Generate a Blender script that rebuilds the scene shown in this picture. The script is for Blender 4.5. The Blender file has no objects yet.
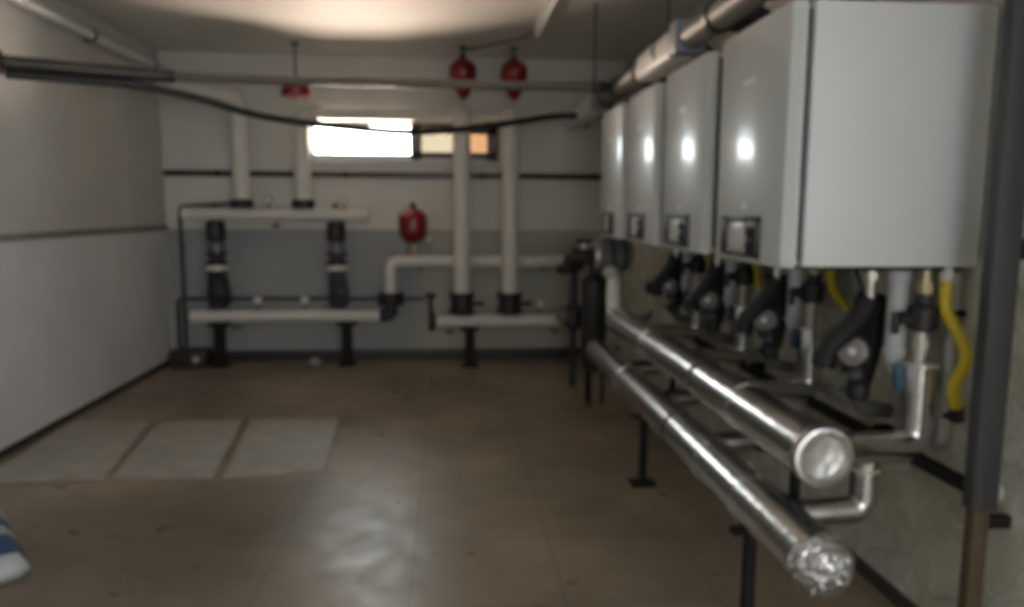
import bpy, bmesh, math, random
from mathutils import Vector, Matrix
random.seed(4)
SC = bpy.context.scene
COL = SC.collection
PI = math.pi

# ------------------------------------------------------------------ materials
def new_mat(name):
    m = bpy.data.materials.new(name); m.use_nodes = True
    return m, m.node_tree.nodes, m.node_tree.links, m.node_tree.nodes['Principled BSDF']

def mat(name, col, rough=.5, metal=0., coat=0., coat_rough=.1, noise=.06, nscale=6., bump=0., bscale=40., spec=.5):
    """painted or metal surface with a little uneven tone of its own"""
    m, N, L, b = new_mat(name)
    b.inputs['Roughness'].default_value = rough
    b.inputs['Metallic'].default_value = metal
    b.inputs['Coat Weight'].default_value = coat
    b.inputs['Coat Roughness'].default_value = coat_rough
    b.inputs['Specular IOR Level'].default_value = spec
    tc = N.new('ShaderNodeTexCoord')
    n = N.new('ShaderNodeTexNoise'); n.inputs['Scale'].default_value = nscale; n.inputs['Detail'].default_value = 4
    L.new(tc.outputs['Object'], n.inputs['Vector'])
    r = N.new('ShaderNodeValToRGB')
    r.color_ramp.elements[0].position = .3; r.color_ramp.elements[1].position = .7
    r.color_ramp.elements[0].color = tuple(c * (1 - noise) for c in col) + (1,)
    r.color_ramp.elements[1].color = tuple(min(1, c * (1 + noise)) for c in col) + (1,)
    L.new(n.outputs['Fac'], r.inputs['Fac']); L.new(r.outputs['Color'], b.inputs['Base Color'])
    if bump:
        n2 = N.new('ShaderNodeTexNoise'); n2.inputs['Scale'].default_value = bscale; n2.inputs['Detail'].default_value = 3
        L.new(tc.outputs['Object'], n2.inputs['Vector'])
        bp = N.new('ShaderNodeBump'); bp.inputs['Strength'].default_value = bump; bp.inputs['Distance'].default_value = .01
        L.new(n2.outputs['Fac'], bp.inputs['Height']); L.new(bp.outputs['Normal'], b.inputs['Normal'])
    return m

def wall_mat(name, upper, lower, split, rough=.6, lower2=None, xsplit=0.):
    """two-tone wall paint: one colour above the height «split», another below"""
    m, N, L, b = new_mat(name)
    b.inputs['Roughness'].default_value = rough
    tc = N.new('ShaderNodeTexCoord'); sx = N.new('ShaderNodeSeparateXYZ')
    L.new(tc.outputs['Object'], sx.inputs['Vector'])
    g = N.new('ShaderNodeMath'); g.operation = 'GREATER_THAN'; g.inputs[1].default_value = split
    L.new(sx.outputs['Z'], g.inputs[0])
    mx = N.new('ShaderNodeMix'); mx.data_type = 'RGBA'
    L.new(g.outputs[0], mx.inputs['Factor'])
    mx.inputs['A'].default_value = lower + (1,); mx.inputs['B'].default_value = upper + (1,)
    if lower2:
        g2 = N.new('ShaderNodeMapRange'); g2.inputs['From Min'].default_value = xsplit - .12; g2.inputs['From Max'].default_value = xsplit + .12
        L.new(sx.outputs['X'], g2.inputs['Value'])
        m2 = N.new('ShaderNodeMix'); m2.data_type = 'RGBA'
        L.new(g2.outputs['Result'], m2.inputs['Factor'])
        m2.inputs['A'].default_value = lower + (1,); m2.inputs['B'].default_value = lower2 + (1,)
        L.new(m2.outputs['Result'], mx.inputs['A'])
    n = N.new('ShaderNodeTexNoise'); n.inputs['Scale'].default_value = 1.6; n.inputs['Detail'].default_value = 6
    L.new(tc.outputs['Object'], n.inputs['Vector'])
    mr = N.new('ShaderNodeMapRange'); mr.inputs['From Min'].default_value = .3; mr.inputs['From Max'].default_value = .7
    mr.inputs['To Min'].default_value = .90; mr.inputs['To Max'].default_value = 1.06
    L.new(n.outputs['Fac'], mr.inputs['Value'])
    mul = N.new('ShaderNodeMix'); mul.data_type = 'RGBA'; mul.blend_type = 'MULTIPLY'; mul.inputs['Factor'].default_value = 1
    L.new(mx.outputs['Result'], mul.inputs['A']); L.new(mr.outputs['Result'], mul.inputs['B'])
    L.new(mul.outputs['Result'], b.inputs['Base Color'])
    n2 = N.new('ShaderNodeTexNoise'); n2.inputs['Scale'].default_value = 60
    L.new(tc.outputs['Object'], n2.inputs['Vector'])
    bp = N.new('ShaderNodeBump'); bp.inputs['Strength'].default_value = .12; bp.inputs['Distance'].default_value = .005
    L.new(n2.outputs['Fac'], bp.inputs['Height']); L.new(bp.outputs['Normal'], b.inputs['Normal'])
    return m

def floor_mat():
    m, N, L, b = new_mat('worn_floor_tiles')
    tc = N.new('ShaderNodeTexCoord')
    mp = N.new('ShaderNodeMapping'); mp.inputs['Location'].default_value = (.76 + 6, .33, 0)
    L.new(tc.outputs['Object'], mp.inputs['Vector'])
    br = N.new('ShaderNodeTexBrick'); br.offset = 0
    br.inputs['Scale'].default_value = 1; br.inputs['Brick Width'].default_value = .6; br.inputs['Row Height'].default_value = .6
    br.inputs['Mortar Size'].default_value = .006; br.inputs['Mortar Smooth'].default_value = .6
    br.inputs['Color1'].default_value = FLOOR_A + (1,); br.inputs['Color2'].default_value = FLOOR_B + (1,)
    br.inputs['Mortar'].default_value = (.19, .155, .115, 1)
    L.new(mp.outputs['Vector'], br.inputs['Vector'])
    # broad worn patches
    n = N.new('ShaderNodeTexNoise'); n.inputs['Scale'].default_value = .9; n.inputs['Detail'].default_value = 7; n.inputs['Roughness'].default_value = .6
    L.new(tc.outputs['Object'], n.inputs['Vector'])
    r = N.new('ShaderNodeValToRGB')
    r.color_ramp.elements[0].position = .32; r.color_ramp.elements[0].color = (.52, .53, .52, 1)
    r.color_ramp.elements[1].position = .68; r.color_ramp.elements[1].color = (1.3, 1.24, 1.16, 1)
    L.new(n.outputs['Fac'], r.inputs['Fac'])
    mul = N.new('ShaderNodeMix'); mul.data_type = 'RGBA'; mul.blend_type = 'MULTIPLY'; mul.inputs['Factor'].default_value = 1
    L.new(br.outputs['Color'], mul.inputs['A']); L.new(r.outputs['Color'], mul.inputs['B'])
    # small dark spots
    v = N.new('ShaderNodeTexVoronoi'); v.inputs['Scale'].default_value = 2.2; v.inputs['Randomness'].default_value = 1
    L.new(tc.outputs['Object'], v.inputs['Vector'])
    mr = N.new('ShaderNodeMapRange'); mr.inputs['From Min'].default_value = .03; mr.inputs['From Max'].default_value = .09
    mr.inputs['To Min'].default_value = .62; mr.inputs['To Max'].default_value = 1
    L.new(v.outputs['Distance'], mr.inputs['Value'])
    m2 = N.new('ShaderNodeMix'); m2.data_type = 'RGBA'; m2.blend_type = 'MULTIPLY'; m2.inputs['Factor'].default_value = 1
    L.new(mul.outputs['Result'], m2.inputs['A']); L.new(mr.outputs['Result'], m2.inputs['B'])
    # a broad oily stain on the near floor beside the plain wall
    ms = N.new('ShaderNodeMapping'); ms.inputs['Location'].default_value = (1.45 * .85, -3.25 * .95, 0); ms.inputs['Scale'].default_value = (.85, .95, 1)
    L.new(tc.outputs['Object'], ms.inputs['Vector'])
    ds = N.new('ShaderNodeMix'); ds.data_type = 'RGBA'; ds.blend_type = 'LINEAR_LIGHT'; ds.inputs['Factor'].default_value = .35
    L.new(ms.outputs['Vector'], ds.inputs['A']); L.new(n.outputs['Color'], ds.inputs['B'])
    ln = N.new('ShaderNodeVectorMath'); ln.operation = 'LENGTH'; L.new(ds.outputs['Result'], ln.inputs[0])
    st_ = N.new('ShaderNodeMapRange'); st_.inputs['From Min'].default_value = .45; st_.inputs['From Max'].default_value = 1.0
    st_.inputs['To Min'].default_value = .58; st_.inputs['To Max'].default_value = 1
    L.new(ln.outputs['Value'], st_.inputs['Value'])
    m3 = N.new('ShaderNodeMix'); m3.data_type = 'RGBA'; m3.blend_type = 'MULTIPLY'; m3.inputs['Factor'].default_value = 1
    L.new(m2.outputs['Result'], m3.inputs['A']); L.new(st_.outputs['Result'], m3.inputs['B'])
    L.new(m3.outputs['Result'], b.inputs['Base Color'])
    rr = N.new('ShaderNodeMapRange'); rr.inputs['From Min'].default_value = .3; rr.inputs['From Max'].default_value = .7
    rr.inputs['To Min'].default_value = .42; rr.inputs['To Max'].default_value = .27
    n3 = N.new('ShaderNodeTexNoise'); n3.inputs['Scale'].default_value = 5; n3.inputs['Detail'].default_value = 5
    L.new(tc.outputs['Object'], n3.inputs['Vector']); L.new(n3.outputs['Fac'], rr.inputs['Value'])
    L.new(rr.outputs['Result'], b.inputs['Roughness'])
    bp = N.new('ShaderNodeBump'); bp.inputs['Strength'].default_value = .10; bp.inputs['Distance'].default_value = .01
    L.new(n3.outputs['Fac'], bp.inputs['Height']); L.new(bp.outputs['Normal'], b.inputs['Normal'])
    return m

def tile_wall_mat():
    """right wall: mottled marble-like tiles with dark veins up to boiler height, grey paint above"""
    m, N, L, b = new_mat('marbled_wall_tiles')
    b.inputs['Roughness'].default_value = .45
    tc = N.new('ShaderNodeTexCoord')
    n = N.new('ShaderNodeTexNoise'); n.inputs['Scale'].default_value = 5; n.inputs['Detail'].default_value = 7; n.inputs['Distortion'].default_value = 1.2
    L.new(tc.outputs['Object'], n.inputs['Vector'])
    r = N.new('ShaderNodeValToRGB')
    r.color_ramp.elements[0].position = .3; r.color_ramp.elements[0].color = (.46, .455, .35, 1)
    r.color_ramp.elements[1].position = .7; r.color_ramp.elements[1].color = (.74, .73, .62, 1)
    L.new(n.outputs['Fac'], r.inputs['Fac'])
    v = N.new('ShaderNodeTexVoronoi'); v.feature = 'DISTANCE_TO_EDGE'; v.inputs['Scale'].default_value = 4.5
    dn = N.new('ShaderNodeMix'); dn.data_type = 'RGBA'; dn.inputs['Factor'].default_value = .22
    L.new(tc.outputs['Object'], dn.inputs['A']); L.new(n.outputs['Color'], dn.inputs['B'])
    L.new(dn.outputs['Result'], v.inputs['Vector'])
    mr = N.new('ShaderNodeMapRange'); mr.inputs['From Min'].default_value = 0; mr.inputs['From Max'].default_value = .035
    mr.inputs['To Min'].default_value = .72; mr.inputs['To Max'].default_value = 1
    L.new(v.outputs['Distance'], mr.inputs['Value'])
    mul = N.new('ShaderNodeMix'); mul.data_type = 'RGBA'; mul.blend_type = 'MULTIPLY'; mul.inputs['Factor'].default_value = 1
    L.new(r.outputs['Color'], mul.inputs['A']); L.new(mr.outputs['Result'], mul.inputs['B'])
    sx = N.new('ShaderNodeSeparateXYZ'); L.new(tc.outputs['Object'], sx.inputs['Vector'])
    g = N.new('ShaderNodeMath'); g.operation = 'GREATER_THAN'; g.inputs[1].default_value = 1.35
    L.new(sx.outputs['Z'], g.inputs[0])
    mx = N.new('ShaderNodeMix'); mx.data_type = 'RGBA'
    L.new(g.outputs[0], mx.inputs['Factor']); L.new(mul.outputs['Result'], mx.inputs['A'])
    mx.inputs['B'].default_value = (.42, .41, .37, 1)
    L.new(mx.outputs['Result'], b.inputs['Base Color'])
    return m

def foil_mat(name='aluminium_foil_cladding', crinkle=.07, rough=.24):
    m, N, L, b = new_mat(name)
    b.inputs['Metallic'].default_value = 1; b.inputs['Roughness'].default_value = rough
    tc = N.new('ShaderNodeTexCoord')
    n = N.new('ShaderNodeTexNoise'); n.inputs['Scale'].default_value = 30; n.inputs['Detail'].default_value = 3
    L.new(tc.outputs['Object'], n.inputs['Vector'])
    v = N.new('ShaderNodeTexVoronoi'); v.inputs['Scale'].default_value = 26
    L.new(tc.outputs['Object'], v.inputs['Vector'])
    ad = N.new('ShaderNodeMath'); ad.operation = 'ADD'
    L.new(n.outputs['Fac'], ad.inputs[0]); L.new(v.outputs['Distance'], ad.inputs[1])
    bp = N.new('ShaderNodeBump'); bp.inputs['Strength'].default_value = crinkle; bp.inputs['Distance'].default_value = .012
    L.new(ad.outputs[0], bp.inputs['Height']); L.new(bp.outputs['Normal'], b.inputs['Normal'])
    r = N.new('ShaderNodeValToRGB')
    r.color_ramp.elements[0].color = (.50, .495, .48, 1); r.color_ramp.elements[1].color = (.70, .695, .68, 1)
    L.new(n.outputs['Fac'], r.inputs['Fac']); L.new(r.outputs['Color'], b.inputs['Base Color'])
    return m

def glass_mat(name='window_glass', tint=(.93, .94, .93)):
    m = bpy.data.materials.new(name); m.use_nodes = True
    N, L = m.node_tree.nodes, m.node_tree.links
    N.clear()
    o = N.new('ShaderNodeOutputMaterial'); mx = N.new('ShaderNodeMixShader')
    t = N.new('ShaderNodeBsdfTransparent'); g = N.new('ShaderNodeBsdfGlossy'); g.inputs['Roughness'].default_value = .02
    f = N.new('ShaderNodeFresnel'); f.inputs['IOR'].default_value = 1.45
    t.inputs['Color'].default_value = tint + (1,)
    L.new(f.outputs[0], mx.inputs[0]); L.new(t.outputs[0], mx.inputs[1]); L.new(g.outputs[0], mx.inputs[2])
    L.new(mx.outputs[0], o.inputs['Surface'])
    return m

def sack_mat():
    """white woven sack with blue printed bands across it (bands along local y)"""
    m, N, L, b = new_mat('white_sack_with_blue_bands')
    b.inputs['Roughness'].default_value = .5
    tc = N.new('ShaderNodeTexCoord'); sx = N.new('ShaderNodeSeparateXYZ')
    L.new(tc.outputs['Object'], sx.inputs['Vector'])
    r = N.new('ShaderNodeValToRGB'); r.color_ramp.interpolation = 'CONSTANT'
    W, B = (.50, .51, .50, 1), (.012, .075, .20, 1)
    el = r.color_ramp.elements
    el[0].position = 0; el[0].color = W
    el[1].position = .10; el[1].color = B
    for p, c in ((.40, W), (.55, B), (.72, W)):
        e = el.new(p); e.color = c
    mr = N.new('ShaderNodeMapRange'); mr.inputs['From Min'].default_value = -.42; mr.inputs['From Max'].default_value = .42
    L.new(sx.outputs['Y'], mr.inputs['Value']); L.new(mr.outputs['Result'], r.inputs['Fac'])
    L.new(r.outputs['Color'], b.inputs['Base Color'])
    return m

FLOOR_A, FLOOR_B = (.31, .258, .195), (.29, .24, .18)
M = {}
M['wall_left'] = wall_mat('left_wall_paint', (.58, .57, .52), (.75, .74, .73), 1.30)
M['wall_back'] = wall_mat('back_wall_paint', (.72, .705, .635), (.33, .345, .335), 1.29, lower2=(.44, .43, .36), xsplit=-.28)
M['wall_plain'] = mat('plain_wall_paint', (.55, .53, .48), .6)
M['ceiling'] = mat('ceiling_paint', (.72, .70, .635), .7, noise=.05, nscale=2)
M['floor'] = floor_mat()
M['wall_right'] = tile_wall_mat()
M['slab'] = mat('pale_concrete', (.37, .355, .305), .55, noise=.14, nscale=7, bump=.15)
M['trim'] = mat('ledge_paint', (.25, .24, .19), .5)
M['dark_skirting'] = mat('dark_skirting', (.04, .037, .03), .5)
M['enamel'] = mat('white_boiler_enamel', (.60, .62, .59), .35, coat=.55, coat_rough=.12, noise=.01)
M['enamel_matt'] = mat('white_boiler_sheet', (.74, .76, .74), .5, noise=.01)
M['black'] = mat('black_plastic', (.012, .012, .012), .45)
M['black_iron'] = mat('black_cast_iron', (.016, .016, .016), .5, bump=.1)
M['frame_dark'] = mat('dark_grey_panel_frame', (.025, .025, .026), .4)
M['screen'] = mat('pale_screen', (.72, .73, .70), .3, coat=.4)
M['badge'] = mat('pale_badge', (.85, .85, .83), .3)
M['white_pipe'] = mat('white_pipe_jacket', (.76, .74, .66), .42, noise=.04)
M['grey_pipe'] = mat('grey_plastic_pipe', (.48, .49, .49), .45)
M['foil'] = foil_mat()
M['foil_crinkled'] = foil_mat('crinkled_aluminium_foil', .5, .40)
M['foil_dented'] = foil_mat('dented_aluminium_foil', .12, .32)
M['band'] = mat('dark_band', (.06, .06, .055), .5)
M['brass'] = mat('dull_brass', (.42, .36, .22), .4, metal=.7)
M['nickel'] = mat('dull_nickel', (.60, .58, .50), .35, metal=.6)
M['pump_grey'] = mat('grey_pump_housing', (.17, .17, .165), .45, metal=.2)
M['yellow'] = mat('yellow_gas_hose', (.66, .50, .018), .4)
M['yellow_rings'] = M['yellow']
M['white_plastic'] = mat('white_plastic', (.72, .72, .70), .4)
M['red'] = mat('red_enamel', (.20, .004, .007), .3, coat=.3)
M['post'] = mat('blue_grey_steel', (.050, .054, .056), .5, metal=.1)
M['rust'] = mat('brown_primer', (.085, .062, .035), .6, noise=.25, nscale=12)
M['dark_steel'] = mat('dark_steel', (.012, .012, .011), .7, spec=.25)
M['dark_pipe'] = mat('dark_painted_pipe', (.045, .045, .036), .38, noise=.2)
M['window_lit_pipe'] = mat('window_lit_pipe_paint', (.15, .135, .10), .4)  # lighter than the lagged end: window light put into the pipe colour
M['hose'] = mat('black_cable_sheath', (.02, .021, .02), .45)
M['blue'] = mat('blue_handle', (.03, .09, .15), .4)
M['flue'] = mat('olive_grey_flue', (.17, .16, .13), .5)
M['flue_white'] = mat('white_flue_jacket', (.74, .73, .68), .42)
M['flue_collar'] = mat('blue_grey_collar', (.23, .25, .28), .45)
M['wire'] = mat('dark_hanging_wire', (.05, .05, .045), .5)
M['window_white'] = mat('white_window_frame', (.68, .68, .66), .35)
M['window_brown'] = mat('brown_window_frame', (.13, .105, .085), .45)
M['glass'] = glass_mat()
M['glass_cream'] = glass_mat('cream_view_glass', (.205, .185, .150))  # tint dims the sky, painting the cream view outside into the glass
M['glass_orange'] = glass_mat('orange_view_glass', (.20, .145, .10))  # orange view outside, likewise put into the glass colour
M['sack'] = sack_mat()
M['tube_off'] = mat('milky_lamp_tube', (.75, .75, .70), .25)

# ------------------------------------------------------------------ mesh building
class MB:
    def __init__(s): s.bm = bmesh.new()
    def box(s, lo, hi, bevel=0., rot=None, segs=2):
        c = [(a + b) / 2 for a, b in zip(lo, hi)]; d = [abs(b - a) for a, b in zip(lo, hi)]
        T = Matrix.Translation(c) @ (rot.to_4x4() if rot else Matrix.Identity(4)) @ Matrix.Diagonal((d[0], d[1], d[2], 1))
        r = bmesh.ops.create_cube(s.bm, size=1, matrix=T)
        if bevel:
            es = list({e for v in r['verts'] for e in v.link_edges})
            bmesh.ops.bevel(s.bm, geom=es, offset=bevel, segments=segs, affect='EDGES', profile=.5)
        return s
    def lathe(s, prof, o, axis, seg=24):
        """prof: list of (distance along axis, radius) from the origin o"""
        o = Vector(o); a = Vector(axis).normalized()
        u = a.orthogonal().normalized(); w = a.cross(u)
        rings = []
        for t, r in prof:
            if r < 1e-5: rings.append([s.bm.verts.new(o + a * t)])
            else: rings.append([s.bm.verts.new(o + a * t + (u * math.cos(2*PI*k/seg) + w * math.sin(2*PI*k/seg)) * r) for k in range(seg)])
        for A, B in zip(rings, rings[1:]):
            for k in range(seg):
                k2 = (k + 1) % seg
                if len(A) == 1 and len(B) == 1: continue
                if len(A) == 1: s.bm.faces.new((A[0], B[k2], B[k]))
                elif len(B) == 1: s.bm.faces.new((A[k], A[k2], B[0]))
                else: s.bm.faces.new((A[k], A[k2], B[k2], B[k]))
        if len(rings[0]) > 1: s.bm.faces.new(rings[0][::-1])
        if len(rings[-1]) > 1: s.bm.faces.new(rings[-1])
        return s
    def cyl(s, a, b, r, r2=None, seg=20, round_=0.):
        a, b = Vector(a), Vector(b); L = (b - a).length
        r2 = r if r2 is None else r2
        if round_: p = [(0, r - round_), (round_, r), (L - round_, r2), (L, r2 - round_)]
        else: p = [(0, r), (L, r2)]
        return s.lathe(p, a, b - a, seg)
    def tube(s, pts, r, seg=14, bend=0., n=6, ripple=0.):
        """a pipe along a polyline whose corners are rounded with radius bend"""
        P = [Vector(p) for p in pts]
        if bend:
            Q = [P[0]]
            for i in range(1, len(P) - 1):
                a, b, c = P[i-1], P[i], P[i+1]
                d1, d2 = (a - b), (c - b)
                t = min(bend, d1.length * .49, d2.length * .49)
                p1, p2 = b + d1.normalized() * t, b + d2.normalized() * t
                for k in range(n + 1):
                    f = k / n
                    Q.append(p1 * (1-f)**2 + b * 2*f*(1-f) + p2 * f**2)
            Q.append(P[-1]); P = Q
        tang = []
        for i in range(len(P)):
            a = P[max(0, i-1)]; b = P[min(len(P)-1, i+1)]
            tang.append((b - a).normalized())
        u = tang[0].orthogonal().normalized(); rings = []
        for i, p in enumerate(P):
            t = tang[i]; u = (u - t * u.dot(t)).normalized(); w = t.cross(u)
            rr = r[i] if isinstance(r, (list, tuple)) else r
            if ripple and i % 2: rr *= 1 - ripple
            rings.append([s.bm.verts.new(p + (u * math.cos(2*PI*k/seg) + w * math.sin(2*PI*k/seg)) * rr) for k in range(seg)])
        for A, B in zip(rings, rings[1:]):
            for k in range(seg): s.bm.faces.new((A[k], A[(k+1) % seg], B[(k+1) % seg], B[k]))
        s.bm.faces.new(rings[0][::-1]); s.bm.faces.new(rings[-1])
        return s
    def ball(s, c, r, seg=24, rings=14):
        rx = r if isinstance(r, (tuple, list)) else (r, r, r)
        bmesh.ops.create_uvsphere(s.bm, u_segments=seg, v_segments=rings, radius=1, matrix=Matrix.Translation(c) @ Matrix.Diagonal((rx[0], rx[1], rx[2], 1)))
        return s
    def prism(s, poly, z0, z1):
        """poly: xy outline, extruded between z0 and z1"""
        A = [s.bm.verts.new((x, y, z0)) for x, y in poly]; B = [s.bm.verts.new((x, y, z1)) for x, y in poly]
        n = len(poly)
        s.bm.faces.new(A[::-1]); s.bm.faces.new(B)
        for k in range(n): s.bm.faces.new((A[k], A[(k+1) % n], B[(k+1) % n], B[k]))
        return s
    def hull(s, pts):
        vs = [s.bm.verts.new(p) for p in pts]
        bmesh.ops.convex_hull(s.bm, input=vs)
        return s
    def build(s, name, m, parent=None, origin=None, angle=35):
        bmesh.ops.recalc_face_normals(s.bm, faces=s.bm.faces)
        vs = [v.co for v in s.bm.verts]
        if parent is not None:
            o = Vector((0, 0, 0)); q = parent
            while q is not None: o += q.location; q = q.parent
        elif origin is not None: o = Vector(origin)
        else:
            o = Vector((sum(v.x for v in vs) / len(vs), sum(v.y for v in vs) / len(vs), min(v.z for v in vs)))
        bmesh.ops.translate(s.bm, verts=s.bm.verts, vec=-o)
        me = bpy.data.meshes.new(name); s.bm.to_mesh(me); s.bm.free()
        for p in me.polygons: p.use_smooth = True
        me.set_sharp_from_angle(angle=math.radians(angle))
        me.materials.append(m)
        ob = bpy.data.objects.new(name, me); COL.objects.link(ob)
        if parent is not None: ob.parent = parent
        else: ob.location = o
        return ob

def thing(name, label, cat, loc, group=None):
    o = bpy.data.objects.new(name, None); COL.objects.link(o)
    o.empty_display_size = .1; o.location = loc; o['label'] = label; o['category'] = cat
    if group: o['group'] = group
    return o
def tag(o, label, cat, group=None):
    o['label'] = label; o['category'] = cat
    if group: o['group'] = group
    return o
def struct(name, mb, m, parent=None):
    o = mb.build(name, m, parent, origin=None if parent else (0, 0, 0))
    if parent is None: o['kind'] = 'structure'
    return o
def dup(root, loc, label):
    r = root.copy(); COL.objects.link(r); r.location = loc; r['label'] = label
    for ch in list(root.children):
        c = ch.copy(); COL.objects.link(c); c.parent = r
        for g in list(ch.children):
            d = g.copy(); COL.objects.link(d); d.parent = c
    return r

# ------------------------------------------------------------------ the room
XL, XR, YB, YF, HC = -2.68, 1.72, 7.40, -2.2, 2.92
struct('floor', MB().box((XL - .2, YF - .2, -.15), (XR + .2, YB + .2, 0)), M['floor'])
struct('ceiling', MB().box((XL - .2, YF - .2, HC), (XR + .2, YB + .2, HC + .2)), M['ceiling'])
struct('wall_left', MB().box((XL - .2, YF - .2, 0), (XL, YB + .2, HC)), M['wall_left'])
RY0, RY1, RZ = -1.3, 0., 2.1           # unseen side opening behind the camera, added for its light
struct('wall_right', MB().box((XR, RY1, 0), (XR + .2, YB + .2, HC)).box((XR, YF - .2, 0), (XR + .2, RY0, HC)).box((XR, RY0, RZ), (XR + .2, RY1, HC)), M['wall_right'])
WX0, WX1, WZ0, WZ1 = -1.36, .47, 1.95, 2.335
b = MB()
b.box((XL, YB, 0), (XR, YB + .12, WZ0)).box((XL, YB, WZ1), (XR, YB + .12, HC))
b.box((XL, YB, WZ0), (WX0, YB + .12, WZ1)).box((WX1, YB, WZ0), (XR, YB + .12, WZ1))
struct('wall_back', b, M['wall_back'])
# the wall behind the camera, with an unseen opening sized for its light
DX0, DX1, DZ0, DZ = -.3, 1.0, 1.0, 2.0
b = MB()
b.box((XL, YF - .2, 0), (DX0, YF, HC)).box((DX1, YF - .2, 0), (XR, YF, HC)).box((DX0, YF - .2, DZ), (DX1, YF, HC)).box((DX0, YF - .2, 0), (DX1, YF, DZ0))
struct('wall_front', b, M['wall_plain'])
struct('trim_1', MB().box((XL, YF, 1.285), (XL + .022, YB, 1.33), .006), M['trim'])
struct('baseboard_left', MB().box((XL, YF, 0), (XL + .012, YB, .05), .003), M['dark_skirting'])
struct('baseboard_back', MB().box((XL + .012, YB - .012, 0), (XR, YB, .11), .003), M['dark_skirting'])
struct('baseboard_right', MB().box((XR - .03, RY1 + .01, 0), (XR, YB - .012, .05), .004), M['dark_skirting'])

# window: a wide white left sash and a narrower brown right sash, concrete reveal
w = MB()
w.box((WX0, 7.420, WZ0), (WX1, 7.480, WZ0 + .035), .004).box((WX0, 7.420, WZ1 - .035), (WX1, 7.480, WZ1), .004)
w.box((WX0, 7.420, WZ0), (WX0 + .05, 7.480, WZ1), .004)
win = w.build('window_1', M['window_white'], origin=((WX0 + WX1) / 2, 7.450, WZ0)); win['kind'] = 'structure'
s1 = MB()
x0, x1 = WX0 + .05, -.355
s1.box((x0, 7.405, WZ0 + .035), (x1, 7.440, WZ0 + .06), .003).box((x0, 7.405, WZ1 - .06), (x1, 7.440, WZ1 - .035), .003)
s1.box((x0, 7.405, WZ0 + .035), (x0 + .03, 7.440, WZ1 - .035), .003).box((x1 - .02, 7.405, WZ0 + .035), (x1, 7.440, WZ1 - .035), .003)
sash = s1.build('window_sash', M['window_white'], win)
MB().box((x0 + .03, 7.420, WZ0 + .06), (x1 - .02, 7.424, WZ1 - .06)).build('window_pane', M['glass'], sash)
s2 = MB()
x0, x1 = -.355, WX1
s2.box((x0, 7.400, WZ0 + .03), (x1, 7.450, WZ0 + .085), .004).box((x0, 7.400, WZ1 - .13), (x1, 7.450, WZ1 - .03), .004)
s2.box((x0, 7.400, WZ0), (x0 + .09, 7.450, WZ1), .004).box((x1 - .105, 7.400, WZ0), (x1, 7.450, WZ1), .004)
s2.box((.03, 7.400, WZ0 + .03), (.19, 7.450, WZ1 - .03), .004)
sash2 = s2.build('window_sash', M['window_brown'], win); sash2['label'] = 'brown window sash with two small panes'
MB().box((x0 + .09, 7.420, WZ0 + .085), (.03, 7.424, WZ1 - .13)).build('window_pane', M['glass_cream'], sash2)['label'] = 'pane tinted cream for the view outside'
MB().box((.19, 7.420, WZ0 + .085), (x1 - .105, 7.424, WZ1 - .13)).build('window_pane', M['glass_orange'], sash2)['label'] = 'pane tinted orange for the view outside'
MB().box((WX0 - .04, 7.36, WZ0 - .035), (WX1 + .04, 7.42, WZ0), .006).build('window_sill', M['window_white'], win)

# ------------------------------------------------------------------ floor covers and the sack
quads = [((-2.63, 5.31), (-2.08, 5.27), (-1.91, 4.15), (-2.56, 4.13)),
         ((-2.03, 5.27), (-1.45, 5.28), (-1.32, 4.14), (-1.86, 4.16)),
         ((-1.40, 5.28), (-.79, 5.30), (-.72, 4.20), (-1.26, 4.13))]
names = ['pale concrete cover slab on the floor, the one against the wall', 'pale concrete cover slab on the floor, between two others',
         'pale concrete cover slab on the floor, the one farthest from the wall and nearest the boilers']
for q, lb in zip(quads, names):
    b = MB(); b.prism(q[::-1], 0.001, .014)
    bmesh.ops.bevel(b.bm, geom=list(b.bm.edges), offset=.004, segments=1, affect='EDGES')
    tag(b.build('cover_slab', M['slab']), lb, 'floor slab', 'concrete cover slabs in the floor')

# sack
b = MB()
nx, ny = 14, 20
SX, SY, SH = .56, .84, .10
top = [[None] * (ny + 1) for _ in range(nx + 1)]; bot = [[None] * (ny + 1) for _ in range(nx + 1)]
for i in range(nx + 1):
    for j in range(ny + 1):
        u, v = i / nx * 2 - 1, j / ny * 2 - 1
        prof = (max(0, 1 - abs(u) ** 12) * max(0, 1 - abs(v) ** 14)) ** .5
        pinch = 1 - .03 * (1 - prof)
        z = SH * .5 * prof + .006 * math.sin(5 * u + 3 * v) * prof
        top[i][j] = b.bm.verts.new((u * SX / 2 * pinch, v * SY / 2 * pinch, SH * .5 + z))
        bot[i][j] = top[i][j] if (i in (0, nx) or j in (0, ny)) else b.bm.verts.new((u * SX / 2 * pinch, v * SY / 2 * pinch, SH * .5 - SH * .5 * prof ** .5))
for i in range(nx):
    for j in range(ny):
        b.bm.faces.new((top[i][j], top[i+1][j], top[i+1][j+1], top[i][j+1]))
        b.bm.faces.new((bot[i][j+1], bot[i+1][j+1], bot[i+1][j], bot[i][j]))
sk = b.build('sack', M['sack'], origin=(0, 0, 0), angle=80)
sk.location = (-2.15, 3.18, 0); sk.rotation_euler = (0, 0, math.radians(37))
tag(sk, 'white sack with blue printed bands lying on the floor', 'sack')

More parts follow.
